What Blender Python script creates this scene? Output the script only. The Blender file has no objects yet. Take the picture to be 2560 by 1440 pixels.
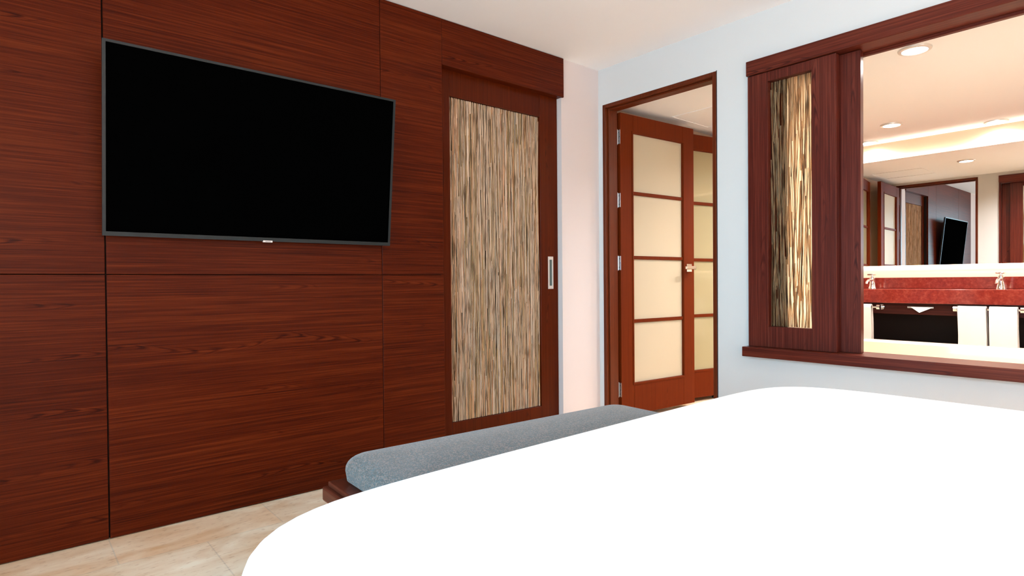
import bpy, bmesh, math, random
from mathutils import Vector, Matrix
random.seed(7)
sc = bpy.context.scene
COL = sc.collection
A, B, ZC = 2.817, 3.195, 2.476        # wood wall plane x=-A, bathroom wall plane y=B, ceiling
BI = 3.315                            # inner face of the bathroom wall
W = 6.2                               # mirror wall
BZ = 2.25                             # bathroom ceiling
BL = -2.86                            # bathroom left wall

# ------------------------------------------------------------------ materials
def new_mat(name):
    m = bpy.data.materials.new(name); m.use_nodes = True
    nt = m.node_tree
    for n in list(nt.nodes):
        nt.nodes.remove(n)
    out = nt.nodes.new('ShaderNodeOutputMaterial')
    p = nt.nodes.new('ShaderNodeBsdfPrincipled')
    nt.links.new(p.outputs[0], out.inputs[0])
    return m, nt, p, out

def simple(name, col, rough=.6, metal=0., spec=.5, coat=0., bump=0., bscale=200., var=0.):
    m, nt, p, out = new_mat(name)
    p.inputs['Base Color'].default_value = (*col, 1)
    p.inputs['Roughness'].default_value = rough
    p.inputs['Metallic'].default_value = metal
    p.inputs['Specular IOR Level'].default_value = spec
    if spec <= .02: p.inputs['IOR'].default_value = 1.0
    p.inputs['Coat Weight'].default_value = coat
    p.inputs['Coat Roughness'].default_value = .05
    if bump or var:
        tc = nt.nodes.new('ShaderNodeTexCoord')
        nz = nt.nodes.new('ShaderNodeTexNoise'); nz.inputs['Scale'].default_value = bscale
        nz.inputs['Detail'].default_value = 3
        nt.links.new(tc.outputs['Object'], nz.inputs['Vector'])
        if bump:
            b = nt.nodes.new('ShaderNodeBump'); b.inputs['Strength'].default_value = bump
            b.inputs['Distance'].default_value = .002
            nt.links.new(nz.outputs[0], b.inputs['Height']); nt.links.new(b.outputs[0], p.inputs['Normal'])
        if var:
            r = nt.nodes.new('ShaderNodeValToRGB')
            r.color_ramp.elements[0].position = .35; r.color_ramp.elements[1].position = .65
            r.color_ramp.elements[0].color = tuple(c*(1-var) for c in col)+(1,)
            r.color_ramp.elements[1].color = tuple(min(1, c*(1+var)) for c in col)+(1,)
            nt.links.new(nz.outputs[0], r.inputs[0]); nt.links.new(r.outputs[0], p.inputs['Base Color'])
    return m

def emit(name, col, strength):
    m = bpy.data.materials.new(name); m.use_nodes = True
    nt = m.node_tree
    for n in list(nt.nodes):
        nt.nodes.remove(n)
    out = nt.nodes.new('ShaderNodeOutputMaterial'); e = nt.nodes.new('ShaderNodeEmission')
    e.inputs[0].default_value = (*col, 1); e.inputs[1].default_value = strength
    nt.links.new(e.outputs[0], out.inputs[0])
    return m

def math_node(nt, op, a, b=None):
    n = nt.nodes.new('ShaderNodeMath'); n.operation = op
    for i, v in ((0, a), (1, b)):
        if v is None: continue
        if isinstance(v, (int, float)): n.inputs[i].default_value = v
        else: nt.links.new(v, n.inputs[i])
    return n.outputs[0]

def wood(name, axis, dark, mid, light, rough=.33, contrast=1., coat=.25, fine=1., coatr=.3):
    """grain runs along axis 0/1/2 of the object"""
    m, nt, p, out = new_mat(name)
    tc = nt.nodes.new('ShaderNodeTexCoord'); oi = nt.nodes.new('ShaderNodeObjectInfo')
    add = nt.nodes.new('ShaderNodeVectorMath'); add.operation = 'ADD'
    sc_ = nt.nodes.new('ShaderNodeVectorMath'); sc_.operation = 'SCALE'; sc_.inputs['Scale'].default_value = 0
    mul = math_node(nt, 'MULTIPLY', oi.outputs['Random'], 37.)
    comb = nt.nodes.new('ShaderNodeCombineXYZ')
    for i in range(3): nt.links.new(mul, comb.inputs[i])
    nt.links.new(tc.outputs['Object'], add.inputs[0]); nt.links.new(comb.outputs[0], add.inputs[1])
    def noise(along, across, detail, dist=0., rough_=.55):
        mp = nt.nodes.new('ShaderNodeMapping')
        s = [across]*3; s[axis] = along
        mp.inputs['Scale'].default_value = s
        nt.links.new(add.outputs[0], mp.inputs['Vector'])
        n = nt.nodes.new('ShaderNodeTexNoise'); n.inputs['Scale'].default_value = 1
        n.inputs['Detail'].default_value = detail; n.inputs['Distortion'].default_value = dist
        n.inputs['Roughness'].default_value = rough_
        nt.links.new(mp.outputs[0], n.inputs['Vector'])
        return n.outputs[0]
    streak = noise(1.3, 120, 4)
    finen = noise(5, 420, 3)
    big = noise(.7, 3.0, 2)
    sep = nt.nodes.new('ShaderNodeSeparateXYZ'); nt.links.new(add.outputs[0], sep.inputs[0])
    al = sep.outputs[axis]; ac = sep.outputs[2] if axis != 2 else sep.outputs[1]
    if axis == 2: ac = math_node(nt, 'ADD', sep.outputs[1], sep.outputs[0])
    wob = noise(1.1, 1.1, 2)
    wig = noise(9, 50, 2)
    t = math_node(nt, 'ADD', ac, math_node(nt, 'MULTIPLY', wob, .28))
    P_ = .21
    fr_ = math_node(nt, 'FRACT', math_node(nt, 'DIVIDE', math_node(nt, 'ADD', t, 50.), P_))
    d = math_node(nt, 'MULTIPLY', math_node(nt, 'SUBTRACT', fr_, .5), P_)
    d2 = math_node(nt, 'MULTIPLY', d, d)
    f_ = math_node(nt, 'ADD', math_node(nt, 'ADD', al, math_node(nt, 'MULTIPLY', wig, .10)), math_node(nt, 'MULTIPLY', d2, 420.))
    rings = math_node(nt, 'POWER', math_node(nt, 'ABSOLUTE', math_node(nt, 'SINE', math_node(nt, 'MULTIPLY', f_, 34.))), 6.)
    band = math_node(nt, 'EXPONENT', math_node(nt, 'MULTIPLY', d2, -6500.))
    mask = math_node(nt, 'MINIMUM', math_node(nt, 'MULTIPLY', math_node(nt, 'MAXIMUM', math_node(nt, 'SUBTRACT', noise(1.6, 4.5, 2), .49), 0.), 9.), 1.)
    bm_ = math_node(nt, 'MULTIPLY', band, mask)
    fig = math_node(nt, 'MULTIPLY', rings, bm_)
    v = math_node(nt, 'ADD', math_node(nt, 'MULTIPLY', streak, .55), math_node(nt, 'MULTIPLY', finen, .45*fine))
    v = math_node(nt, 'SUBTRACT', v, math_node(nt, 'MULTIPLY', fig, .26))
    v = math_node(nt, 'ADD', v, math_node(nt, 'MULTIPLY', bm_, .06))
    v = math_node(nt, 'ADD', v, math_node(nt, 'MULTIPLY', math_node(nt, 'SUBTRACT', big, .5), .22))
    r = nt.nodes.new('ShaderNodeValToRGB'); cr = r.color_ramp
    c = .5; k = .17/contrast; o = .225*(1-fine)
    cr.elements[0].position = c-k-o; cr.elements[0].color = (*dark, 1)
    cr.elements[1].position = c+k-o; cr.elements[1].color = (*light, 1)
    e = cr.elements.new(c-o); e.color = (*mid, 1)
    nt.links.new(v, r.inputs[0]); nt.links.new(r.outputs[0], p.inputs['Base Color'])
    p.inputs['Roughness'].default_value = rough
    p.inputs['Coat Weight'].default_value = coat; p.inputs['Coat Roughness'].default_value = coatr
    p.inputs['Specular IOR Level'].default_value = .08
    b = nt.nodes.new('ShaderNodeBump'); b.inputs['Strength'].default_value = .12; b.inputs['Distance'].default_value = .001
    nt.links.new(v, b.inputs['Height']); nt.links.new(b.outputs[0], p.inputs['Normal'])
    return m

WD, WM, WL = (.028, .0024, .0003), (.070, .0076, .0008), (.120, .0185, .0030)
M = {}
M['wood_y'] = wood('veneer_horizontal', 1, WD, WM, WL, rough=.42, coat=.02)
M['wood_z'] = wood('veneer_vertical', 2, (.040, .0048, .0005), (.070, .0085, .0008), (.105, .015, .002), contrast=.8, coat=.05)
M['wood_sh_z'] = wood('shutter_wood_vertical', 2, (.035, .006, .004), (.075, .012, .007), (.13, .030, .018), rough=.3, coat=.2)
M['wood_sh_x'] = wood('shutter_wood_horizontal', 0, (.035, .005, .003), (.080, .012, .006), (.13, .028, .014), rough=.3, coat=.2)
M['door_z'] = wood('door_wood', 2, (.078, .009, .0004), (.105, .013, .0005), (.135, .019, .001), contrast=.6, rough=.6, coat=0.)
M['jamb_z'] = wood('jamb_wood', 2, (.05, .008, .002), (.09, .015, .003), (.13, .025, .006), contrast=.7, rough=.4)
M['vanity'] = wood('vanity_wood', 0, (.015, .004, .003), (.03, .007, .005), (.05, .012, .008), rough=.4, coat=.05)
M['vanity_in'] = simple('shaded_interior', (.006, .002, .0015), .6, spec=.2)  # shade of the open void put into the back panel and shelf colour
M['bench_wood'] = wood('bench_wood', 0, (.05, .012, .006), (.09, .02, .01), (.14, .034, .018), contrast=.8)
M['wall'] = simple('white_paint', (.56, .575, .58), .75, bump=.08, bscale=350)
M['wall_warm'] = simple('white_paint_warm_lit', (.62, .555, .545), .75, bump=.08, bscale=350)  # same white paint, with the warm pinkish light mixed into its colour
M['ceiling'] = simple('ceiling_paint', (.87, .875, .885), .85)
M['bath_wall'] = simple('cream_paint', (.56, .41, .30), .7)
M['bath_ceiling'] = simple('bathroom_ceiling_paint', (.86, .88, .91), .8)
M['dark'] = simple('dark_gap', (.006, .004, .004), .9)
M['tv_bezel'] = simple('tv_bezel', (.006, .012, .014), .4, spec=.35)
M['tv_screen'] = simple('tv_screen', (.0006, .0006, .0006), .5, spec=0.)
M['tv_back'] = simple('tv_back', (.008, .008, .009), .5)
M['silver'] = simple('brushed_silver', (.75, .74, .72), .35, metal=.6)
M['steel'] = simple('satin_steel', (.62, .64, .65), .28, metal=1.)
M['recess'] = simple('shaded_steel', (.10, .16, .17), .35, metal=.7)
M['chrome'] = simple('chrome', (.85, .85, .85), .07, metal=1.)
M['mark'] = simple('grey_lettering', (.22, .2, .2), .5)
M['duvet'] = simple('white_duvet', (.93, .93, .93), .9, bump=.10, bscale=9, spec=.2)
M['mattress'] = simple('mattress_ticking', (.85, .84, .82), .9)
M['towel'] = simple('white_towel', (.60, .54, .49), .95, bump=.6, bscale=900, spec=.1)
M['tissue'] = simple('white_tissue', (.88, .86, .82), .9)
M['tub'] = simple('cream_acrylic', (.64, .58, .43), .12, coat=.6)
M['rubber'] = simple('black_rubber', (.02, .02, .02), .6)
M['shade'] = emit('lamp_shade_glow', (1., .74, .58), 5.)
M['led'] = emit('led_strip', (1., .90, .74), 48.)
M['bulb'] = emit('downlight_glow', (1., .88, .72), 40.)
M['mirror'] = simple('mirror_silver', (.93, .92, .90), .0, metal=1.)

# frosted door glass
def frost(name, col, coat, cr_):
    m, nt, p, out = new_mat(name)
    p.inputs['Base Color'].default_value = (*col, 1); p.inputs['Roughness'].default_value = .6
    p.inputs['Specular IOR Level'].default_value = .3
    p.inputs['Coat Weight'].default_value = coat; p.inputs['Coat Roughness'].default_value = cr_
    tr = nt.nodes.new('ShaderNodeBsdfTranslucent'); tr.inputs[0].default_value = (*col, 1)
    mx = nt.nodes.new('ShaderNodeMixShader'); mx.inputs[0].default_value = .3
    nt.links.new(p.outputs[0], mx.inputs[1]); nt.links.new(tr.outputs[0], mx.inputs[2]); nt.links.new(mx.outputs[0], out.inputs[0])
    return m
M['frost'] = frost('frosted_glass', (.64, .55, .40), .15, .25)
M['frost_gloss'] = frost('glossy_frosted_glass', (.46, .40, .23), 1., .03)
# clear pane
def clear(name, f=.9):
    m, nt, p, out = new_mat(name)
    nt.nodes.remove(p)
    t = nt.nodes.new('ShaderNodeBsdfTransparent'); t.inputs[0].default_value = (.97, .98, .97, 1)
    g = nt.nodes.new('ShaderNodeBsdfGlossy'); g.inputs['Roughness'].default_value = .03
    fr = nt.nodes.new('ShaderNodeFresnel'); fr.inputs[0].default_value = 1.45
    mx = nt.nodes.new('ShaderNodeMixShader')
    nt.links.new(math_node(nt, 'MULTIPLY', fr.outputs[0], f), mx.inputs[0])
    nt.links.new(t.outputs[0], mx.inputs[1]); nt.links.new(g.outputs[0], mx.inputs[2]); nt.links.new(mx.outputs[0], out.inputs[0])
    return m
M['glass'] = clear('clear_glass')
# reeds: each stick its own tone
def reeds_mat(name, cols, trans):
    m, nt, p, out = new_mat(name)
    g = nt.nodes.new('ShaderNodeNewGeometry'); r = nt.nodes.new('ShaderNodeValToRGB'); cr = r.color_ramp
    cr.interpolation = 'LINEAR'
    while len(cr.elements) < len(cols): cr.elements.new(.5)
    for i, c in enumerate(cols):
        cr.elements[i].position = i/(len(cols)-1)
    for i, c in enumerate(cols): cr.elements[i].color = (*c, 1)
    nt.links.new(g.outputs['Random Per Island'], r.inputs[0])
    tc = nt.nodes.new('ShaderNodeTexCoord'); mp = nt.nodes.new('ShaderNodeMapping'); mp.inputs['Scale'].default_value = (90, 90, 9)
    nz = nt.nodes.new('ShaderNodeTexNoise'); nz.inputs['Scale'].default_value = 1; nz.inputs['Detail'].default_value = 3
    nt.links.new(tc.outputs['Object'], mp.inputs[0]); nt.links.new(mp.outputs[0], nz.inputs[0])
    rr = nt.nodes.new('ShaderNodeValToRGB'); rr.color_ramp.elements[0].position = .32; rr.color_ramp.elements[1].position = .5
    rr.color_ramp.elements[0].color = (.35, .28, .2, 1); rr.color_ramp.elements[1].color = (1, 1, 1, 1)
    nt.links.new(nz.outputs[0], rr.inputs[0])
    mm = nt.nodes.new('ShaderNodeMixRGB'); mm.blend_type = 'MULTIPLY'; mm.inputs[0].default_value = 1
    nt.links.new(r.outputs[0], mm.inputs[1]); nt.links.new(rr.outputs[0], mm.inputs[2])
    nt.links.new(mm.outputs[0], p.inputs['Base Color']); p.inputs['Roughness'].default_value = .55
    if trans:
        t = nt.nodes.new('ShaderNodeBsdfTranslucent'); nt.links.new(mm.outputs[0], t.inputs[0])
        dk = nt.nodes.new('ShaderNodeMixRGB'); dk.blend_type = 'MULTIPLY'; dk.inputs[0].default_value = 1; dk.inputs[2].default_value = (.26, .28, .25, 1)
        nt.links.new(mm.outputs[0], dk.inputs[1]); nt.links.new(dk.outputs[0], p.inputs['Base Color'])
        mx = nt.nodes.new('ShaderNodeMixShader'); mx.inputs[0].default_value = trans
        nt.links.new(p.outputs[0], mx.inputs[1]); nt.links.new(t.outputs[0], mx.inputs[2]); nt.links.new(mx.outputs[0], out.inputs[0])
    return m
M['reeds'] = reeds_mat('dried_reeds', [(.42, .27, .16), (.58, .41, .28), (.24, .15, .06), (.50, .38, .28), (.66, .49, .36), (.34, .22, .09), (.58, .30, .15), (.50, .38, .28)], 0)
M['reeds_t'] = reeds_mat('backlit_reeds', [(.80, .58, .38), (.93, .76, .56), (.66, .46, .28), (.95, .82, .64), (.88, .68, .48)], .75)
m, nt, p, out = new_mat('diffuser_sheet'); nt.nodes.remove(p)
t = nt.nodes.new('ShaderNodeBsdfTranslucent'); t.inputs[0].default_value = (.97, .86, .70, 1); nt.links.new(t.outputs[0], out.inputs[0])
M['diffuser'] = m
M['backing'] = simple('reed_backing', (.085, .055, .03), .8)

# travertine floor
m, nt, p, out = new_mat('travertine')
tc = nt.nodes.new('ShaderNodeTexCoord')
sx = nt.nodes.new('ShaderNodeSeparateXYZ'); nt.links.new(tc.outputs['Object'], sx.inputs[0])
cb = nt.nodes.new('ShaderNodeCombineXYZ')
nt.links.new(math_node(nt, 'ADD', sx.outputs[1], 10-.145), cb.inputs[0]); nt.links.new(math_node(nt, 'ADD', sx.outputs[0], 12.54), cb.inputs[1])
br = nt.nodes.new('ShaderNodeTexBrick'); br.offset = .5
for k, v in (('Scale', 1.), ('Mortar Size', .0028), ('Mortar Smooth', .3), ('Brick Width', .58), ('Row Height', .4), ('Bias', 0.)): br.inputs[k].default_value = v
br.inputs['Color1'].default_value = (.84, .63, .44, 1); br.inputs['Color2'].default_value = (.84, .70, .54, 1); br.inputs['Mortar'].default_value = (.72, .58, .44, 1)
nt.links.new(cb.outputs[0], br.inputs['Vector'])
mp = nt.nodes.new('ShaderNodeMapping'); mp.inputs['Scale'].default_value = (9, 3.2, 1); nt.links.new(tc.outputs['Object'], mp.inputs[0])
n1 = nt.nodes.new('ShaderNodeTexNoise'); n1.inputs['Scale'].default_value = 1; n1.inputs['Detail'].default_value = 8; n1.inputs['Distortion'].default_value = .8
nt.links.new(mp.outputs[0], n1.inputs[0])
r1 = nt.nodes.new('ShaderNodeValToRGB'); cr = r1.color_ramp
cr.elements[0].position = .3; cr.elements[0].color = (.92, .73, .55, 1); cr.elements[1].position = .68; cr.elements[1].color = (1.22, 1.28, 1.30, 1)
nt.links.new(n1.outputs[0], r1.inputs[0])
mp2 = nt.nodes.new('ShaderNodeMapping'); mp2.inputs['Scale'].default_value = (90, 30, 1); nt.links.new(tc.outputs['Object'], mp2.inputs[0])
n2 = nt.nodes.new('ShaderNodeTexNoise'); n2.inputs['Scale'].default_value = 1; n2.inputs['Detail'].default_value = 6
nt.links.new(mp2.outputs[0], n2.inputs[0])
r2 = nt.nodes.new('ShaderNodeValToRGB'); r2.color_ramp.elements[0].position = .33; r2.color_ramp.elements[0].color = (.62, .46, .34, 1); r2.color_ramp.elements[1].position = .42; r2.color_ramp.elements[1].color = (1, 1, 1, 1)
nt.links.new(n2.outputs[0], r2.inputs[0])
m1 = nt.nodes.new('ShaderNodeMixRGB'); m1.blend_type = 'MULTIPLY'; m1.inputs[0].default_value = 1
m2 = nt.nodes.new('ShaderNodeMixRGB'); m2.blend_type = 'MULTIPLY'; m2.inputs[0].default_value = .45
nt.links.new(br.outputs[0], m1.inputs[1]); nt.links.new(r1.outputs[0], m1.inputs[2])
nt.links.new(m1.outputs[0], m2.inputs[1]); nt.links.new(r2.outputs[0], m2.inputs[2])
nt.links.new(m2.outputs[0], p.inputs['Base Color']); p.inputs['Roughness'].default_value = .38
M['floor'] = m
# bench fabric
m, nt, p, out = new_mat('woven_grey_fabric')
tc = nt.nodes.new('ShaderNodeTexCoord')
mp = nt.nodes.new('ShaderNodeMapping'); mp.inputs['Scale'].default_value = (300, 300, 300); nt.links.new(tc.outputs['Object'], mp.inputs[0])
v = nt.nodes.new('ShaderNodeTexVoronoi'); v.inputs['Scale'].default_value = 1; nt.links.new(mp.outputs[0], v.inputs['Vector'])
r = nt.nodes.new('ShaderNodeValToRGB'); cr = r.color_ramp; cr.interpolation = 'CONSTANT'
cr.elements[0].color = (.065, .078, .080, 1); cr.elements[1].position = .35; cr.elements[1].color = (.112, .108, .103, 1)
e = cr.elements.new(.62); e.color = (.215, .165, .145, 1); e = cr.elements.new(.85); e.color = (.085, .125, .14, 1)
sp = nt.nodes.new('ShaderNodeSeparateColor'); nt.links.new(v.outputs['Color'], sp.inputs[0])
nt.links.new(sp.outputs[0], r.inputs[0]); nt.links.new(r.outputs[0], p.inputs['Base Color'])
p.inputs['Roughness'].default_value = .85; p.inputs['Specular IOR Level'].default_value = .25
p.inputs['Sheen Weight'].default_value = .3
b = nt.nodes.new('ShaderNodeBump'); b.inputs['Strength'].default_value = .5; b.inputs['Distance'].default_value = .001
nt.links.new(v.outputs['Distance'], b.inputs['Height']); nt.links.new(b.outputs[0], p.inputs['Normal'])
M['fabric'] = m
# red stone
m, nt, p, out = new_mat('red_marble')
tc = nt.nodes.new('ShaderNodeTexCoord')
n = nt.nodes.new('ShaderNodeTexNoise'); n.inputs['Scale'].default_value = 42; n.inputs['Detail'].default_value = 8; n.inputs['Distortion'].default_value = .5
nt.links.new(tc.outputs['Object'], n.inputs[0])
r = nt.nodes.new('ShaderNodeValToRGB'); cr = r.color_ramp
cr.elements[0].position = .3; cr.elements[0].color = (.12, .012, .008, 1); cr.elements[1].position = .75; cr.elements[1].color = (.21, .036, .022, 1)
e = cr.elements.new(.52); e.color = (.165, .019, .012, 1)
nt.links.new(n.outputs[0], r.inputs[0]); nt.links.new(r.outputs[0], p.inputs['Base Color']); p.inputs['Roughness'].default_value = .12
M['marble'] = m

# ------------------------------------------------------------------ mesh building
class MB:
    def __init__(s): s.bm = bmesh.new()
    def box(s, x0, x1, y0, y1, z0, z1, bev=0., rot=None, seg=2):
        r = bmesh.ops.create_cube(s.bm, size=1)
        vs = r['verts']
        for v in vs:
            v.co = Vector(((x0+x1)/2+v.co.x*(x1-x0), (y0+y1)/2+v.co.y*(y1-y0), (z0+z1)/2+v.co.z*(z1-z0)))
        if rot is not None:
            for v in vs: v.co = rot @ v.co
        if bev:
            es = list({e for v in vs for e in v.link_edges})
            bmesh.ops.bevel(s.bm, geom=es, offset=bev, segments=seg, profile=.5, affect='EDGES')
        return s
    def tube(s, p, q, r0, r1=None, n=10, caps=True):
        p, q = Vector(p), Vector(q); r1 = r0 if r1 is None else r1
        d = (q-p).normalized(); u = d.orthogonal().normalized(); w = d.cross(u)
        a = [s.bm.verts.new(p+(u*math.cos(2*math.pi*i/n)+w*math.sin(2*math.pi*i/n))*r0) for i in range(n)]
        b = [s.bm.verts.new(q+(u*math.cos(2*math.pi*i/n)+w*math.sin(2*math.pi*i/n))*r1) for i in range(n)]
        for i in range(n): s.bm.faces.new((a[i], a[(i+1) % n], b[(i+1) % n], b[i]))
        if caps: s.bm.faces.new(a[::-1]); s.bm.faces.new(b)
        return s
    def path(s, pts, r, n=10):
        rings = []
        for k, p in enumerate(pts):
            p = Vector(p); d = (Vector(pts[min(k+1, len(pts)-1)])-Vector(pts[max(k-1, 0)])).normalized()
            u = d.cross(Vector((1, 0, 0)));
            if u.length < .1: u = d.cross(Vector((0, 1, 0)))
            u.normalize(); w = d.cross(u)
            rr = r[k] if isinstance(r, (list, tuple)) else r
            rings.append([s.bm.verts.new(p+(u*math.cos(2*math.pi*i/n)+w*math.sin(2*math.pi*i/n))*rr) for i in range(n)])
        for a, b in zip(rings, rings[1:]):
            for i in range(n): s.bm.faces.new((a[i], a[(i+1) % n], b[(i+1) % n], b[i]))
        s.bm.faces.new(rings[0][::-1]); s.bm.faces.new(rings[-1])
        return s
    def lathe(s, prof, c=(0, 0, 0), n=24, close=True):
        c = Vector(c); rings = []
        for r, z in prof:
            rings.append([s.bm.verts.new(c+Vector((r*math.cos(2*math.pi*i/n), r*math.sin(2*math.pi*i/n), z))) for i in range(n)])
        for a, b in zip(rings, rings[1:]):
            for i in range(n): s.bm.faces.new((a[i], a[(i+1) % n], b[(i+1) % n], b[i]))
        if close: s.bm.faces.new(rings[0][::-1]); s.bm.faces.new(rings[-1])
        return s
    def frame(s, ax, p0, p1, u0, u1, v0, v1, iu0, iu1, iv0, iv1):
        """rectangular ring: ax normal axis (0: u=y v=z, 1: u=x v=z, 2: u=x v=y), outer u,v and hole iu,iv; clean plate with a hole"""
        def P(u, v, t):
            return {0: (t, u, v), 1: (u, t, v), 2: (u, v, t)}[ax]
        def ring(t):
            o = [s.bm.verts.new(P(*c, t)) for c in ((u0, v0), (u1, v0), (u1, v1), (u0, v1))]
            i = [s.bm.verts.new(P(*c, t)) for c in ((iu0, iv0), (iu1, iv0), (iu1, iv1), (iu0, iv1))]
            return o, i
        o0, i0 = ring(p0); o1, i1 = ring(p1)
        for k in range(4):
            j = (k+1) % 4
            s.bm.faces.new((o0[k], o0[j], i0[j], i0[k])); s.bm.faces.new((o1[k], i1[k], i1[j], o1[j]))
            s.bm.faces.new((o0[k], o1[k], o1[j], o0[j])); s.bm.faces.new((i0[k], i0[j], i1[j], i1[k]))
        return s
    def build(s, name, mat, parent=None, smooth=False, off=None, center=True):
        """coordinates are the parent's local ones; off is subtracted first (world coords -> local of an unrotated parent)"""
        bmesh.ops.recalc_face_normals(s.bm, faces=s.bm.faces)
        if off is None and parent is not None and parent.get('_world'): off = Vector(parent['_org'])
        if off is not None:
            for v in s.bm.verts: v.co -= Vector(off)
        if center:
            lo = [min(v.co[i] for v in s.bm.verts) for i in range(3)]; hi = [max(v.co[i] for v in s.bm.verts) for i in range(3)]
            c = Vector([(a+b)/2 for a, b in zip(lo, hi)])
        else: c = Vector((0, 0, 0))
        for v in s.bm.verts: v.co -= c
        me = bpy.data.meshes.new(name); s.bm.to_mesh(me); s.bm.free()
        me.materials.append(M[mat] if isinstance(mat, str) else mat)
        if smooth:
            for f in me.polygons: f.use_smooth = True
            try: me.set_sharp_from_angle(angle=math.radians(40))
            except Exception: pass
        o = bpy.data.objects.new(name, me); COL.objects.link(o); o.location = c
        if parent is not None: o.parent = parent
        o['_world'] = False
        return o

def tag(o, label=None, cat=None, group=None, kind=None):
    if label: o['label'] = label
    if cat: o['category'] = cat
    if group: o['group'] = group
    if kind: o['kind'] = kind
    return o
def thing(name, loc, label=None, cat=None, group=None, kind=None, rz=0., world=True):
    o = bpy.data.objects.new(name, None); COL.objects.link(o)
    o.location = loc; o.rotation_euler = (0, 0, rz); o.empty_display_size = .05
    o['_world'] = world; o['_org'] = list(loc)
    return tag(o, label, cat, group, kind)
def struct(name, mb, mat, label=None, smooth=False, center=True):
    o = mb.build(name, mat, None, smooth, center=center); return tag(o, label, None, None, 'structure')

# ------------------------------------------------------------------ the setting: bedroom
struct('floor', MB().box(-2.95, 2.6, -2.0, 6.4, -.1, 0), 'floor', 'beige travertine floor in staggered slabs', center=False)
struct('ceiling', MB().box(-2.95, 2.6, -2.0, B, ZC, ZC+.1), 'ceiling', 'white painted bedroom ceiling')
# left wall: plaster with a pocket for the sliding door, veneer panels in front
wl = thing('wall_left', (-2.9, 1.2, 0), 'long wall of reddish brown veneer panels ending in a painted corner', kind='structure')
MB().box(-3.05, -2.925, -2.0, B+.06, 0, ZC).build('backing_wall', 'wall_warm', wl)
MB().box(-2.925, -2.832, 2.828, B, 0, ZC).build('corner_wall', 'wall_warm', wl)
MB().box(-2.925, -2.832, -1.9, -.45, 0, ZC).build('rear_wall', 'wall_warm', wl)
MB().box(-2.925, -2.840, -.45, 1.874, 0, ZC).build('panel_backing', 'dark', wl)
ys = [(-.45, .2955), (.3005, 1.4935), (1.4965, 1.876)]
zs = [(0.004, 1.0398), (1.0428, ZC-.003)]
for y0, y1 in ys:
    for z0, z1 in zs:
        MB().box(-2.839, -A, y0, y1, z0, z1, .0012, seg=1).build('wood_panel', 'wood_y', wl)
# valance box above the sliding door
struct('trim_1', MB().box(-2.93, -A, 1.8775, 2.838, 2.217, ZC-.003, .0015, seg=1), 'wood_y', 'reddish brown box beam above the sliding reed door')
# bathroom wall with a doorway and a big opening
wb = MB()
DX0, DX1, DZ = -2.79, -1.917, 2.2236
WX0, WX1, WZ0, WZ1 = -1.715, .9, .58, 2.14
wb.box(-2.93, DX0, B, BI, 0, ZC); wb.box(DX0, DX1, B, BI, DZ, ZC); wb.box(DX1, WX0, B, BI, 0, ZC)
wb.box(WX0, WX1, B, BI, 0, WZ0); wb.box(WX0, WX1, B, BI, WZ1, ZC); wb.box(WX1, 2.6, B, BI, 0, ZC)
struct('wall_back', wb, 'wall', 'white painted wall with the bathroom doorway and the long shuttered opening')
wr = MB(); wr.box(2.4, 2.5, -2.0, B, 0, ZC); struct('wall_right', wr, 'wall_warm', 'painted wall at the head of the bed')
wf = MB(); GX0, GX1, GZ0, GZ1 = -2.2, 2.2, .03, 2.38
wf.box(-2.93, GX0, -1.9, -1.8, 0, ZC); wf.box(GX1, 2.5, -1.9, -1.8, 0, ZC); wf.box(GX0, GX1, -1.9, -1.8, GZ1, ZC); wf.box(GX0, GX1, -1.9, -1.8, 0, GZ0)
struct('wall_front', wf, 'wall', 'painted wall around the balcony window')
w2 = thing('window_2', (0, -1.85, GZ0), 'wide balcony window letting in the daylight', kind='structure')
f = MB()
for x in (GX0, -.75, .70, GX1-.05): f.box(x, x+.05, -1.87, -1.82, GZ0, GZ1)
f.box(GX0, GX1, -1.87, -1.82, GZ0, GZ0+.05); f.box(GX0, GX1, -1.87, -1.82, GZ1-.05, GZ1)
f.build('window_frame', 'tv_back', w2)
MB().box(GX0+.02, GX1-.02, -1.848, -1.842, GZ0+.02, GZ1-.02).build('window_pane', 'glass', w2)

# ------------------------------------------------------------------ reed panels
def reeds(parent, mat, ax, plane, u0, u1, z0, z1, dia, layers, maxtilt, seglen, dens=1., name='reed_infill'):
    mb = MB()
    for L in range(layers):
        n = int((u1-u0)/dia*dens)
        for i in range(n):
            z = z0+.002
            first = True
            while z < z1-.01:
                ln = random.uniform(*seglen); 
                if first: ln *= random.uniform(.3, 1.); first = False
                ze = min(z1-.002, z+ln)
                u = u0+dia*.6+(u1-u0-dia*1.2)*((i+.5+random.uniform(-.35, .35))/n)
                t = math.tan(random.gauss(0, maxtilt)); r = dia*.5*random.uniform(.65, 1.1)
                ua, ub = u-t*(ze-z)/2, u+t*(ze-z)/2
                ua = min(max(ua, u0+r), u1-r); ub = min(max(ub, u0+r), u1-r)
                w = plane+random.uniform(-.5, .5)*dia*.8 + L*dia*.9*(-1 if ax == 0 else 1)
                um = (ua+ub)/2+random.gauss(0, dia*.35); um = min(max(um, u0+r), u1-r); zm = (z+ze)/2
                P = (lambda uu, zz: (w, uu, zz)) if ax == 0 else (lambda uu, zz: (uu, w, zz))
                mb.path([P(ua, z), P(um, zm), P(ub, ze)], r, 5)
                z = ze-random.uniform(.0, .03) if ze < z1-.02 else z1
    return mb.build(name, mat, parent)

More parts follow.
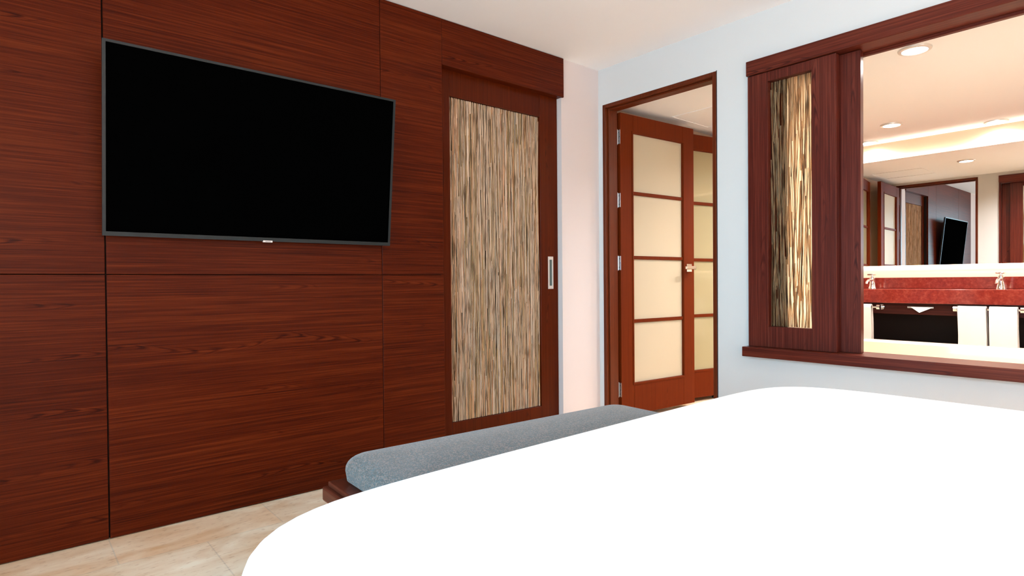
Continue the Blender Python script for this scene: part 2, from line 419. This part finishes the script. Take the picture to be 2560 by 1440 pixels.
def stiles(parent, ax, p0, p1, u0, u1, z0, z1, l, r, top, bot, matz, math_, bev=.002):
    """four members of a leaf"""
    def bx(a0, a1, b0, b1):
        return (p0, p1, a0, a1, b0, b1) if ax == 0 else (a0, a1, p0, p1, b0, b1)
    MB().box(*bx(u0, u0+l, z0, z1), bev, seg=1).build('stile', matz, parent)
    MB().box(*bx(u1-r, u1, z0, z1), bev, seg=1).build('stile', matz, parent)
    MB().box(*bx(u0+l, u1-r, z1-top, z1), bev, seg=1).build('rail', math_, parent)
    MB().box(*bx(u0+l, u1-r, z0, z0+bot), bev, seg=1).build('rail', math_, parent)

# sliding door
DP = -2.872
d1 = thing('door_1', (DP, 2.35, 0), 'sliding door with a reed infill and slim metal pull beside the wood panels', kind='structure')
stiles(d1, 0, DP-.035, DP, 1.86, 2.8265, .008, 2.235, .103, .1565, .163, .177, 'wood_z', 'wood_z')
reeds(d1, 'reeds', 0, DP-.014, 1.963, 2.67, .185, 2.072, .0054, 2, .018, (.25, 1.1), .92)
MB().box(DP-.034, DP-.029, 1.963, 2.67, .185, 2.072).build('backing_board', 'backing', d1)
ph = MB(); ph.frame(0, DP-.004, DP+.003, 2.734, 2.780, .951, 1.165, 2.7455, 2.7685, .972, 1.144)
po = ph.build('door_pull', 'silver', d1)
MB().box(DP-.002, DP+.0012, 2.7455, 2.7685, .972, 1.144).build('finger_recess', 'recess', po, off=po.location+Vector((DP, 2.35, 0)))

# ------------------------------------------------------------------ bathroom shell
b = MB(); HX0, HX1 = 4.12, 4.84
b.box(BL-.1, BL, BI, HX0, 0, BZ); b.box(BL-.1, BL, HX1, W+.1, 0, BZ); b.box(BL-.1, BL, HX0, HX1, 2.225, BZ)
b.box(BL-1.0, BL-.9, HX0-.3, HX1+.5, 0, BZ); b.box(BL-.9, BL-.1, HX0-.3, HX0-.2, 0, BZ); b.box(BL-.9, BL-.1, HX1+.4, HX1+.5, 0, BZ)
struct('wall_bathroom_left', b, 'bath_wall', 'cream bathroom side wall with a doorway to the water closet')
struct('wall_bathroom_back', MB().box(BL, 1.5, W, W+.1, 0, BZ), 'bath_wall', 'cream bathroom wall behind the vanity mirror')
struct('wall_bathroom_right', MB().box(1.4, 1.5, BI, W, 0, BZ), 'bath_wall', 'cream bathroom wall past the tub')
struct('ceiling_bathroom', MB().box(BL-1., 1.5, BI, W+.1, BZ, BZ+.1), 'bath_ceiling', 'smooth cream bathroom ceiling with recessed lights')
struct('floor_closet', MB().box(BL-1., -2.95, 3.8, 5.4, -.1, 0), 'floor', 'stone floor of the water closet')

# doorway lining
t2 = thing('trim_2', (-2.35, B, 0), 'brown wooden lining of the bathroom doorway', kind='structure')
JT = .024
for nm, bx in (('jamb', (DX0, DX0+JT, B-.006, BI+.004, 0, DZ)), ('jamb', (DX1-JT, DX1, B-.006, BI+.004, 0, DZ)), ('head_jamb', (DX0+JT, DX1-JT, B-.006, BI+.004, DZ-JT, DZ))):
    MB().box(*bx, .002, seg=1).build(nm, 'jamb_z', t2)
for bx in ((DX0+JT, DX0+JT+.012, B+.022, B+.07, 0, DZ-JT), (DX1-JT-.012, DX1-JT, B+.022, B+.07, 0, DZ-JT), (DX0+JT+.012, DX1-JT-.012, B+.022, B+.07, DZ-JT-.012, DZ-JT)):
    MB().box(*bx, .002, seg=1).build('door_stop', 'jamb_z', t2)
MB().box(DX1, DX1+.004, B-.002, B+.01, 0, DZ+.004).build('shadow_gap', 'dark', t2)

def glazed_leaf(name, loc, rz, width, label, handle=True, hinges=True, pane='frost'):
    """local: x=0 face toward +x, leaf runs along +y from the hinge, thickness toward -x"""
    d = thing(name, loc, label, kind='structure', rz=rz, world=False)
    z0, z1 = .035-.0, 2.192
    MB().box(-.04, 0, 0, .132, z0, z1, .002, seg=1).build('stile', 'door_z', d)
    MB().box(-.04, 0, width-.132, width, z0, z1, .002, seg=1).build('stile', 'door_z', d)
    MB().box(-.04, 0, .132, width-.132, 2.062, z1, .002, seg=1).build('rail', 'door_z', d)
    MB().box(-.04, 0, .132, width-.132, z0, .262, .002, seg=1).build('rail', 'door_z', d)
    zz = [.262, .708, 1.168, 1.632, 2.062]
    for z in zz[1:-1]:
        MB().box(-.034, -.006, .132, width-.132, z-.0125, z+.0125, .002, seg=1).build('glazing_bar', 'door_z', d)
    for k in range(4):
        a = zz[k]+(.0125 if k else 0); c = zz[k+1]-(.0125 if k < 3 else 0)
        MB().box(-.024, -.018, .132, width-.132, a, c).build('glass_pane', pane, d)
    # thin moulding around the glazing
    MB().frame(0, 0, .004, .118, width-.118, .248, 2.076, .13, width-.13, .260, 2.064).build('moulding', 'door_z', d)
    if hinges:
        for z in (.225, 1.127, 1.572, 2.02):
            h = MB().box(-.036, .001, -.004, -.001, z-.05, z+.05, .0008, seg=1).build('hinge', 'steel', d)
            MB().tube((-.024, -.009, z-.055), (-.024, -.009, z+.055), .006, n=10).build('hinge_pin', 'steel', h, True, off=h.location)
            for dz in (-.03, 0, .03):
                MB().tube((-.007+(.003 if dz == 0 else -.003), -.0046, z+dz), (-.007+(.003 if dz == 0 else -.003), -.0038, z+dz), .0035, n=8).build('screw', 'tv_back', h, off=h.location)
    if handle:
        hd = MB().box(0, .008, width-.098, width-.038, 1.068, 1.128, .001, seg=1).build('lever_handle', 'chrome', d)
        MB().tube((.006, width-.066, 1.098), (.05, width-.066, 1.098), .011, n=14).box(.040, .058, width-.16, width-.052, 1.086, 1.110, .003).build('lever', 'chrome', hd, off=hd.location)
        MB().box(-.03, -.008, width-.001, width+.0015, 1.05, 1.14, .0005, seg=1).build('latch_plate', 'chrome', d)
    return d
glazed_leaf('door_2', (-2.750, BI+.016, 0), -math.radians(4.0), .825, 'brown door with four frosted panes standing open beside the bathroom doorway')
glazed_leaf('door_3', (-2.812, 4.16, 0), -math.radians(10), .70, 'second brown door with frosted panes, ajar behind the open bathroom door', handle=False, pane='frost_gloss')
o = MB().lathe([(.0, 0), (.02, 0), (.022, .008), (.02, .028), (.012, .04), (.0, .042)], (-2.79, 4.60, 0), 16, False).build('door_stopper', 'rubber', None, True)
tag(o, 'small dark door stopper on the bathroom floor by the second frosted door', 'door stopper')

# ------------------------------------------------------------------ window opening to the bathroom
w1 = thing('window_1', (-.4, B, WZ0), 'long wood framed opening between bedroom and bathroom', kind='structure')
MB().box(-1.7195, 1.0, B-.08, BI+.012, .578, .631, .002, seg=1).build('window_sill', 'wood_sh_x', w1)
MB().box(-1.7176, 1.0, B-.03, BI+.01, 2.132, 2.2125, .002, seg=1).build('window_header', 'wood_sh_x', w1)
MB().box(-1.700, .9, BI-.015, BI+.01, 2.118, 2.132, .001, seg=1).build('track_lip', 'wood_sh_x', w1)
MB().box(WX0, WX0+.012, B+.075, BI+.01, .631, 2.132).build('window_jamb', 'wood_sh_z', w1)
MB().box(.885, .9, B-.01, BI+.01, .631, 2.132).build('window_jamb', 'wood_sh_z', w1)
def shutter(x0, x1, y0, y1, label, l=.115, r=.12, dens=1.05):
    s = thing('sliding_shutter', ((x0+x1)/2, (y0+y1)/2, .632), label, 'shutter', 'sliding shutters in the opening to the bathroom')
    stiles(s, 1, y0, y1, x0, x1, .632, 2.128, l, r, .052, .113, 'wood_sh_z', 'wood_sh_z')
    MB().box(x0+l, x1-r, y1-.0022, y1-.0012, .745, 2.076).build('diffuser_sheet', 'diffuser', s) if dens > .5 else None  # added translucent sheet, spreads the backlight so gaps between reeds glow evenly
    reeds(s, 'reeds_t', 1, y1-.008, x0+l, x1-r, .745, 2.076, .0062, 1, .032, (.25, .8), dens)
    return s
shutter(-1.712, -1.246, B-.022, B+.018, 'front sliding shutter with reeds, nearest the white wall, half dark half backlit')
rs = shutter(-1.622, -1.152, B+.028, B+.066, 'rear sliding shutter, showing only its right stile past the front shutter', dens=.10)

MB().box(-1.515, -1.508, B+.0185, B+.028, .745, 2.076).build('light_block_strip', 'rubber', rs)  # added unseen strip, keeps side light off the dark half of the reeds

# ------------------------------------------------------------------ television
tw, th, tt = 1.2295, .735, .045
tv = thing('television', (-A+.05, .8985, 1.19), 'large black flat television tilted down on the reddish wood wall', 'television', world=False)
tilt = math.atan2(.0748, .7313)
R = Matrix.Rotation(tilt, 4, 'Y')          # x stays outward, top leans out
def tvb(x0, x1, y0, y1, z0, z1, name, mat, bev=0., parent=tv, off=None):
    return MB().box(x0, x1, y0, y1, z0, z1, bev, rot=R, seg=2).build(name, mat, parent, off=off)
fr = MB(); fr.frame(0, -.012, .0, -tw/2, tw/2, 0, th, -tw/2+.0115, tw/2-.0115, .0165, th-.010)
for v_ in fr.bm.verts: v_.co = R @ v_.co
fr.build('bezel', 'tv_bezel', tv)
tvb(-.012, -.003, -tw/2+.010, tw/2-.010, .015, th-.008, 'screen', 'tv_screen')
tvb(-.022, -.012, -tw/2+.002, tw/2-.002, .002, th-.002, 'back_shell', 'tv_back', .003)
tvb(-.042, -.022, -tw/2+.15, tw/2-.15, .05, .55, 'electronics_housing', 'tv_back', .006)
MB().box(-.05, -.046, -.25, .25, .15, .55).box(-.046, -.025, -.22, -.19, .18, .45).box(-.046, -.025, .19, .22, .18, .45).box(-.046, .0, -.22, -.19, .42, .45).box(-.046, .0, .19, .22, .42, .45).build('wall_bracket', 'tv_back', tv)
lg = tvb(-.010, .0025, -.0185, .0225, -.0045, .004, 'logo_plate', 'silver', .001)
MB().box(.002, .0029, -.009, .014, -.0015, .001, rot=R).build('lettering', 'mark', lg, off=lg.location)

# ------------------------------------------------------------------ bench
be = thing('bench', (-1.60, 1.46, 0), 'grey woven upholstered bench on a dark wood base at the foot of the bed', 'bench', rz=-math.radians(2.2), world=False)
MB().box(-.245, .235, -.70, .70, .30, .345, .006).box(-.232, .222, -.685, .685, .345, .362, .004).build('seat_frame', 'bench_wood', be)
for sx in (-1, 1):
    for sy in (-1, 1):
        MB().box(sx*.19-.03, sx*.19+.03, sy*.62-.03, sy*.62+.03, 0, .30, .003).build('leg', 'bench_wood', be)
def cushion(hx, hy, z0, z1, rc, re, crown, n=14):
    """rounded-box cushion with crowned top"""
    mb = MB(); bm = mb.bm
    m = 8*6
    def outline(inset, k):
        pts = []
        for c, (sx, sy) in enumerate(((1, 1), (-1, 1), (-1, -1), (1, -1))):
            rr = max(rc-inset*.5, .01)
            cx, cy = sx*(hx-rr-inset), sy*(hy-rr-inset)
            a0 = c*math.pi/2
            for i in range(8):
                a = a0+i/7*math.pi/2
                pts.append((cx+rr*math.cos(a), cy+rr*math.sin(a)))
        return pts
    rings = []
    prof = [(.022, z0), (.004, z0+.012), (0., z0+(z1-z0)*.45)]
    for i in range(1, 8):
        a = i/7*math.pi/2; prof.append((re*(1-math.cos(a)), z1-re*.8+re*.8*math.sin(a)))
    for inset, z in prof:
        rings.append([bm.verts.new((x, y, z)) for x, y in outline(inset, 0)])
    last = rings[-1]
    for t in (.85, .6, .3):
        rings.append([bm.verts.new((v.co.x*(1-(1-t)*.98*1.0) if False else v.co.x*t, (v.co.y if abs(v.co.y) < .01 else v.co.y*(1-(1-t)*.35)), z1+crown*(1-t*t))) for v in last])
    for a, b_ in zip(rings, rings[1:]):
        for i in range(len(a)): bm.faces.new((a[i], a[(i+1) % len(a)], b_[(i+1) % len(a)], b_[i]))
    bm.faces.new(rings[0][::-1]); bm.faces.new(rings[-1])
    return mb
cushion(.218, .655, .362, .452, .07, .055, .012).build('seat_cushion', 'fabric', be, True)

# ------------------------------------------------------------------ bed
bd = thing('bed', (0., 1.26, 0), 'wide bed under a plain bright white duvet filling the foreground', 'bed')
MB().box(-.98, 1.06, .32, 2.10, .0, .28, .01).build('bed_base', 'mattress', bd)
MB().box(-1.02, 1.08, .28, 2.13, .28, .56, .05, seg=4).build('mattress', 'mattress', bd)
def duvet():
    mb = MB(); bm = mb.bm
    x0, x1, y0, y1 = -1.077, 1.13, .222, 2.193; cx, cy = (x0+x1)/2, (y0+y1)/2; hx, hy = (x1-x0)/2, (y1-y0)/2
    N = 240; rings = []; R0 = .050; zt = .622
    prof = [(.006*math.sin(z*9), z, .010*max(0, .46-z)/.4) for z in (.10, .16, .22, .28, .34, .40, .46, .52)]
    for i in range(0, 13):
        a = i/12*math.pi/2; prof.append((R0*1.15*(1-math.cos(a)), zt-R0+R0*math.sin(a), 0))
    for k in range(11):
        s_ = .09+k/10*.83; q = max(0., 1-((.9-max(s_, .22))/.68)**2) if s_ >= .22 else None
        prof.append((s_, zt+.044*(1-((.92-s_)/.86)**2), 0))
    for s_, z, jit in prof:
        r = []
        for i in range(N):
            a = 2*math.pi*i/N; c, d = math.cos(a), math.sin(a); e = 8.8
            k = (abs(c)**e+abs(d)**e)**(-1/e)
            jx = jit*(math.sin(a*23+1.3)*.6+math.sin(a*37)*.4)
            x, y = cx+c*k*(hx-s_+jx), cy+d*k*(hy-s_+jx)
            r.append(bm.verts.new((x, y, z+.0103*(y-1.2)*z/zt)))
        rings.append(r)
    for a, b_ in zip(rings, rings[1:]):
        for i in range(N): bm.faces.new((a[i], a[(i+1) % N], b_[(i+1) % N], b_[i]))
    bm.faces.new(rings[-1])
    return mb
duvet().build('duvet', 'duvet', bd, True)

# ------------------------------------------------------------------ bathtub
tb = thing('bathtub', (-.4, 3.76, 0), 'cream bathtub with a broad glossy deck just beyond the wooden sill', 'bathtub')
t = MB(); bm = t.bm
X0, X1, Y0, Y1, TZ = -1.75, 1.38, BI+.016, 4.20, .620
def rr(x0, x1, y0, y1, r, z, n=8):
    pts = []
    for c, (x, y) in enumerate(((x1-r, y1-r), (x0+r, y1-r), (x0+r, y0+r), (x1-r, y0+r))):
        for i in range(n):
            a = c*math.pi/2+i/(n-1)*math.pi/2; pts.append((x+r*math.cos(a), y+r*math.sin(a), z))
    return pts
rings = [rr(X0, X1, Y0, Y1, .004, 0), rr(X0, X1, Y0, Y1, .01, TZ-.01), rr(X0+.005, X1-.005, Y0+.005, Y1-.005, .012, TZ),
         rr(-1.60, .6, Y0+.09, Y1-.10, .16, TZ), rr(-1.585, .585, Y0+.105, Y1-.115, .15, TZ-.008), rr(-1.57, .57, Y0+.11, Y1-.12, .15, TZ-.04), rr(-1.45, .40, Y0+.17, Y1-.18, .14, .26), rr(-1.35, .3, Y0+.24, Y1-.25, .1, .2)]
rv = [[bm.verts.new(p_) for p_ in r_] for r_ in rings]
for a, b_ in zip(rv, rv[1:]):
    for i in range(len(a)): bm.faces.new((a[i], a[(i+1) % len(a)], b_[(i+1) % len(a)], b_[i]))
bm.faces.new(rv[-1]); bm.faces.new(rv[0][::-1])
t.build('tub_shell', 'tub', tb, True)
MB().lathe([(.0, .2), (.028, .2), (.028, .206), (.0, .207)], (-.5, 3.76, 0), 16, False).build('drain', 'chrome', tb)

# ------------------------------------------------------------------ vanity
VX0, VX1 = BL+.01, 1.38
va = thing('vanity_unit', ((VX0+VX1)/2, 5.95, 0), 'dark wood open vanity unit under the red marble top', 'vanity')
MB().box(VX0, VX1, 5.69, 5.72, .705, .795).build('apron', 'vanity', va)
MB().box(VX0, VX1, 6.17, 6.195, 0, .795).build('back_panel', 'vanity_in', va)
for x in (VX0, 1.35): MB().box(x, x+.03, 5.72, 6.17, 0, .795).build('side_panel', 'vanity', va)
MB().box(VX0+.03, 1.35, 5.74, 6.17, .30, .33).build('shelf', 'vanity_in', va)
ct = thing('countertop', ((VX0+VX1)/2, 5.93, .797), 'long red marble countertop with a thick polished front edge', 'countertop')
MB().box(VX0, VX1, 5.65, 6.197, .797, .912, .004, seg=2).build('slab', 'marble', ct)
tag(MB().box(VX0, VX1, 6.172, 6.197, .9125, 1.010, .003, seg=2).build('backsplash', 'marble'), 'low red marble backsplash strip behind the faucets, under the glowing wall strip', 'backsplash')
mi = thing('wall_mirror', (-.7, W-.01, 1.12), 'wide frameless mirror over the vanity, glowing along its top and bottom edges', 'mirror')
MB().box(-2.80, 1.3, W-.035, W-.030, 1.118, 2.085).build('mirror_glass', 'mirror', mi)
MB().box(-2.76, 1.26, W-.030, W-.002, 1.16, 2.04).build('mirror_backing', 'dark', mi)
MB().box(-2.76, 1.26, W-.028, W-.010, 1.128, 1.158).build('light_strip', 'led', mi)
MB().box(-2.76, 1.26, W-.028, W-.010, 2.045, 2.075).build('light_strip', 'led', mi)

def faucet(x, label):
    f_ = thing('faucet', (x, 6.04, .912), label, 'faucet', 'faucets on the red marble countertop')
    MB().lathe([(.033, .0), (.033, .004), (.029, .010), (.024, .045), (.020, .075), (.024, .092), (.022, .104), (.012, .108)], (x, 6.04, .9125), 24).build('faucet_body', 'chrome', f_, True)
    MB().path([(x, 6.03, .985), (x, 5.99, .992), (x, 5.94, .985), (x, 5.91, .972), (x, 5.905, .955)], [.013, .012, .011, .011, .010], 12).build('spout', 'chrome', f_, True)
    MB().tube((x, 6.04, 1.018), (x, 6.04, 1.034), .009, n=12).box(x-.026, x+.026, 5.985, 6.06, 1.034, 1.046, .005, seg=3).build('lever', 'chrome', f_, True)
faucet(-2.062, 'left chrome faucet, beside the dark shutter edge, on the red marble top')
faucet(-1.137, 'right chrome faucet on the red marble top above the two hung towels')

def rail(x0, x1, label):
    r_ = thing('towel_rail', ((x0+x1)/2, 5.62, .762), label, 'towel rail', 'towel rails on the vanity front')
    MB().tube((x0, 5.61, .762), (x1, 5.61, .762), .007, n=12).build('bar', 'chrome', r_, True)
    for x in (x0, x1):
        MB().tube((x, 5.69, .762), (x, 5.61, .762), .008, n=12).tube((x, 5.69, .762), (x, 5.683, .762), .022, n=20).tube((x-.012, 5.61, .762), (x+.012, 5.61, .762), .022, n=20).build('end_knob', 'chrome', r_, True)
rail(-2.33, -1.868, 'chrome towel rail at the left of the vanity front, half hidden by the shutter')
rail(-1.333, -.93, 'chrome towel rail with round ends below the right faucet')

def towel(x0, x1, label):
    mb = MB(); bm = mb.bm; th_ = .010
    # profile over the bar: front drop then back drop
    prof = [(5.594, .36), (5.594, .56), (5.593, .755)]
    for i in range(1, 8):
        a = math.pi-i/8*math.pi; prof.append((5.61+.017*math.cos(a), .760+.017*math.sin(a)))
    prof += [(5.627, .755), (5.630, .62), (5.631, .42)]
    n = 14; out = []; inn = []
    for k, (y, z) in enumerate(prof):
        a = Vector(prof[max(k-1, 0)]); c = Vector(prof[min(k+1, len(prof)-1)]); d = (c-a).normalized(); nn = Vector((-d.y, d.x))
        for lst, s in ((out, 0.), (inn, th_)):
            row = []
            for i in range(n+1):
                u = i/n; x = x0+(x1-x0)*u; wv = .002*math.sin(u*9+x0*5)*max(0, (.76-z))/.3
                q = Vector((y, z))-nn*0+(-nn if True else nn)*(-s) 
                row.append(bm.verts.new((x + .004*math.sin(z*9+x0*7), q.x+wv, q.y)))
            lst.append(row)
    for lst in (out, inn):
        for a, b_ in zip(lst, lst[1:]):
            for i in range(n): bm.faces.new((a[i], a[i+1], b_[i+1], b_[i]))
    for a, b_ in ((out[0], inn[0]), (out[-1], inn[-1])):
        for i in range(n): bm.faces.new((a[i], a[i+1], b_[i+1], b_[i]))
    for j in range(len(out)-1):
        for i in (0, n): bm.faces.new((out[j][i], out[j+1][i], inn[j+1][i], inn[j][i]))
    o = mb.build('hand_towel', 'towel', None, True)
    return tag(o, label, 'towel', 'white towels on the vanity rails')
towel(-2.22, -1.918, 'white towel hanging at the left, cut off by the dark shutter edge')
towel(-1.313, -1.138, 'left one of the two white towels hanging below the right faucet')
towel(-1.119, -.955, 'right one of the two white towels hanging below the right faucet')

ts = thing('tissue_dispenser', (-1.588, 5.69, .765), 'flush tissue slot with a white triangular folded tissue on the dark vanity front', 'tissue dispenser')
MB().box(-1.680, -1.496, 5.684, 5.6895, .758, .772, .002).build('slot_plate', 'steel', ts)
t = MB(); bm = t.bm
f0 = [bm.verts.new(p_) for p_ in ((-1.655, 5.676, .768), (-1.500, 5.676, .766), (-1.59, 5.668, .722))]
f1 = [bm.verts.new((v_.co.x, v_.co.y+.005, v_.co.z)) for v_ in f0]
bm.faces.new(f0); bm.faces.new(f1[::-1])
for i in range(3): bm.faces.new((f0[i], f1[i], f1[(i+1) % 3], f0[(i+1) % 3]))
t.build('tissue', 'tissue', ts)

# ------------------------------------------------------------------ lamps
def lamp_data(name, kind, energy, col, **kw):
    l = bpy.data.lights.new(name, kind); l.energy = energy; l.color = col
    for k, v_ in kw.items(): setattr(l, k, v_)
    return l
DL = [(-1.086, 3.80, 'recessed downlight over the tub, the largest in the picture'),
      (-1.735, 5.50, 'recessed downlight in front of the mirror, near the wall above the left faucet'),
      (-1.76, 4.52, 'recessed downlight between tub and vanity, seen in the mirror'),
      (-.45, 5.50, 'recessed downlight in front of the mirror, out to the right'),
      (.2, 3.80, 'recessed downlight over the right end of the tub'),
      (-.45, 4.52, 'recessed downlight between tub and vanity, out to the right'),
      (-2.10, 6.06, 'recessed downlight close to the wall above the left faucet'),
      (-1.17, 6.06, 'recessed downlight close to the wall above the right faucet')]
WARM = (1., .97, .95)
BATH_W = 24.
for x, y, lab in DL:
    d = thing('downlight', (x, y, BZ-.012), lab, 'downlight', 'recessed downlights in the bathroom ceiling')
    MB().lathe([(.062, 0), (.078, .003), (.080, .0115), (.060, .0115)], (x, y, BZ-.012), 32, False).build('trim_ring', 'silver', d, True)
    MB().lathe([(.0, .004), (.061, .004), (.061, .010), (.0, .010)], (x, y, BZ-.012), 32, False).build('lens', 'bulb', d)
    L = lamp_data('downlight_lamp', 'AREA', BATH_W if y < 6 else 6., WARM, shape='DISK', size=.12, spread=math.radians(150))
    o = bpy.data.objects.new('downlight_lamp', L); COL.objects.link(o); o.location = (0, 0, -.004); o.parent = d
# access hatch in the bathroom ceiling
struct('trim_3', MB().frame(2, BZ-.003, BZ, -2.72, -2.20, 3.90, 4.40, -2.712, -2.208, 3.908, 4.392), 'bath_ceiling', 'thin edge of an access hatch in the bathroom ceiling')

# added warm lamps, unseen, by the head of the bed (behind the camera's right)
for y, lab in ((2.3, 'added warm lamp out of view on the far side of the bed head'), (-.35, 'added warm lamp out of view on the near side of the bed head')):
    d = thing('warm_fill_lamp', (2.4, y, 1.45), lab, 'lamp', 'added warm lamps out of view')
    MB().box(2.37, 2.40, y-.05, y+.05, 1.40, 1.50, .004).tube((2.37, y, 1.45), (2.26, y, 1.45), .01).build('bracket', 'steel', d)
    MB().lathe([(.12, -.13), (.10, .13), (.099, .13), (.119, -.13)], (2.26, y, 1.50), 28, False).build('lamp_shade', 'shade', d, True)
    L = lamp_data('warm_fill_bulb', 'POINT', 42. if y > 0 else 125., (1., .78, .66), shadow_soft_size=.1)
    o = bpy.data.objects.new('warm_fill_bulb', L); COL.objects.link(o); o.location = (-.30, 0, .05); o.parent = d

# daylight
w = bpy.data.worlds.new('World'); sc.world = w; w.use_nodes = True
nt = w.node_tree
for n in list(nt.nodes): nt.nodes.remove(n)
out = nt.nodes.new('ShaderNodeOutputWorld'); bg = nt.nodes.new('ShaderNodeBackground')
tc = nt.nodes.new('ShaderNodeTexCoord'); s = nt.nodes.new('ShaderNodeSeparateXYZ'); r = nt.nodes.new('ShaderNodeValToRGB')
cr = r.color_ramp
cr.elements[0].position = .40; cr.elements[0].color = (.72, .82, .90, 1)
cr.elements[1].position = .52; cr.elements[1].color = (.62, .98, 1.20, 1)
e = cr.elements.new(.75); e.color = (.42, .82, 1.20, 1)
nt.links.new(tc.outputs['Generated'], s.inputs[0])
nt.links.new(math_node(nt, 'ADD', math_node(nt, 'MULTIPLY', s.outputs[2], .5), .5), r.inputs[0])
nt.links.new(r.outputs[0], bg.inputs[0]); bg.inputs[1].default_value = 9.8
nt.links.new(bg.outputs[0], out.inputs[0])
L = lamp_data('daylight_portal', 'AREA', 1., (1, 1, 1), shape='RECTANGLE', size=GX1-GX0, size_y=GZ1-GZ0)
L.cycles.is_portal = True
o = bpy.data.objects.new('daylight_portal', L); COL.objects.link(o)
o.location = (0, -1.81, (GZ0+GZ1)/2); o.rotation_euler = (math.radians(90), 0, 0)   # faces +Y
o.rotation_euler = (math.radians(90), 0, math.pi)

# ------------------------------------------------------------------ camera
yaw, pitch, roll, F = math.radians(49.8559), math.radians(-.5945), math.radians(-.4578), 1499.077
fw = Vector((-math.sin(yaw)*math.cos(pitch), math.cos(yaw)*math.cos(pitch), math.sin(pitch)))
rt = Vector((math.cos(yaw), math.sin(yaw), 0)); up = rt.cross(fw)
rt2 = math.cos(roll)*rt+math.sin(roll)*up; up2 = -math.sin(roll)*rt+math.cos(roll)*up
cam = bpy.data.cameras.new('camera'); co = bpy.data.objects.new('camera', cam); COL.objects.link(co)
mw = Matrix((rt2, up2, -fw)).transposed().to_4x4(); mw.translation = (0, 0, 1.0); co.matrix_world = mw
cam.sensor_width = 36; cam.lens = 36*F/2560; cam.clip_start = .02
sc.camera = co

sc.view_settings.view_transform = 'Standard'; sc.view_settings.look = 'None'
sc.view_settings.exposure = 0.; sc.view_settings.gamma = 1.; sc.view_settings.use_curve_mapping = False
sc.cycles.max_bounces = 12; sc.cycles.diffuse_bounces = 6; sc.cycles.glossy_bounces = 6; sc.cycles.transparent_max_bounces = 16
sc.cycles.sample_clamp_indirect = 8.; sc.cycles.caustics_reflective = False; sc.cycles.caustics_refractive = False
for o in bpy.data.objects:
    for k in ('_world', '_org'):
        if k in o.keys(): del o[k]
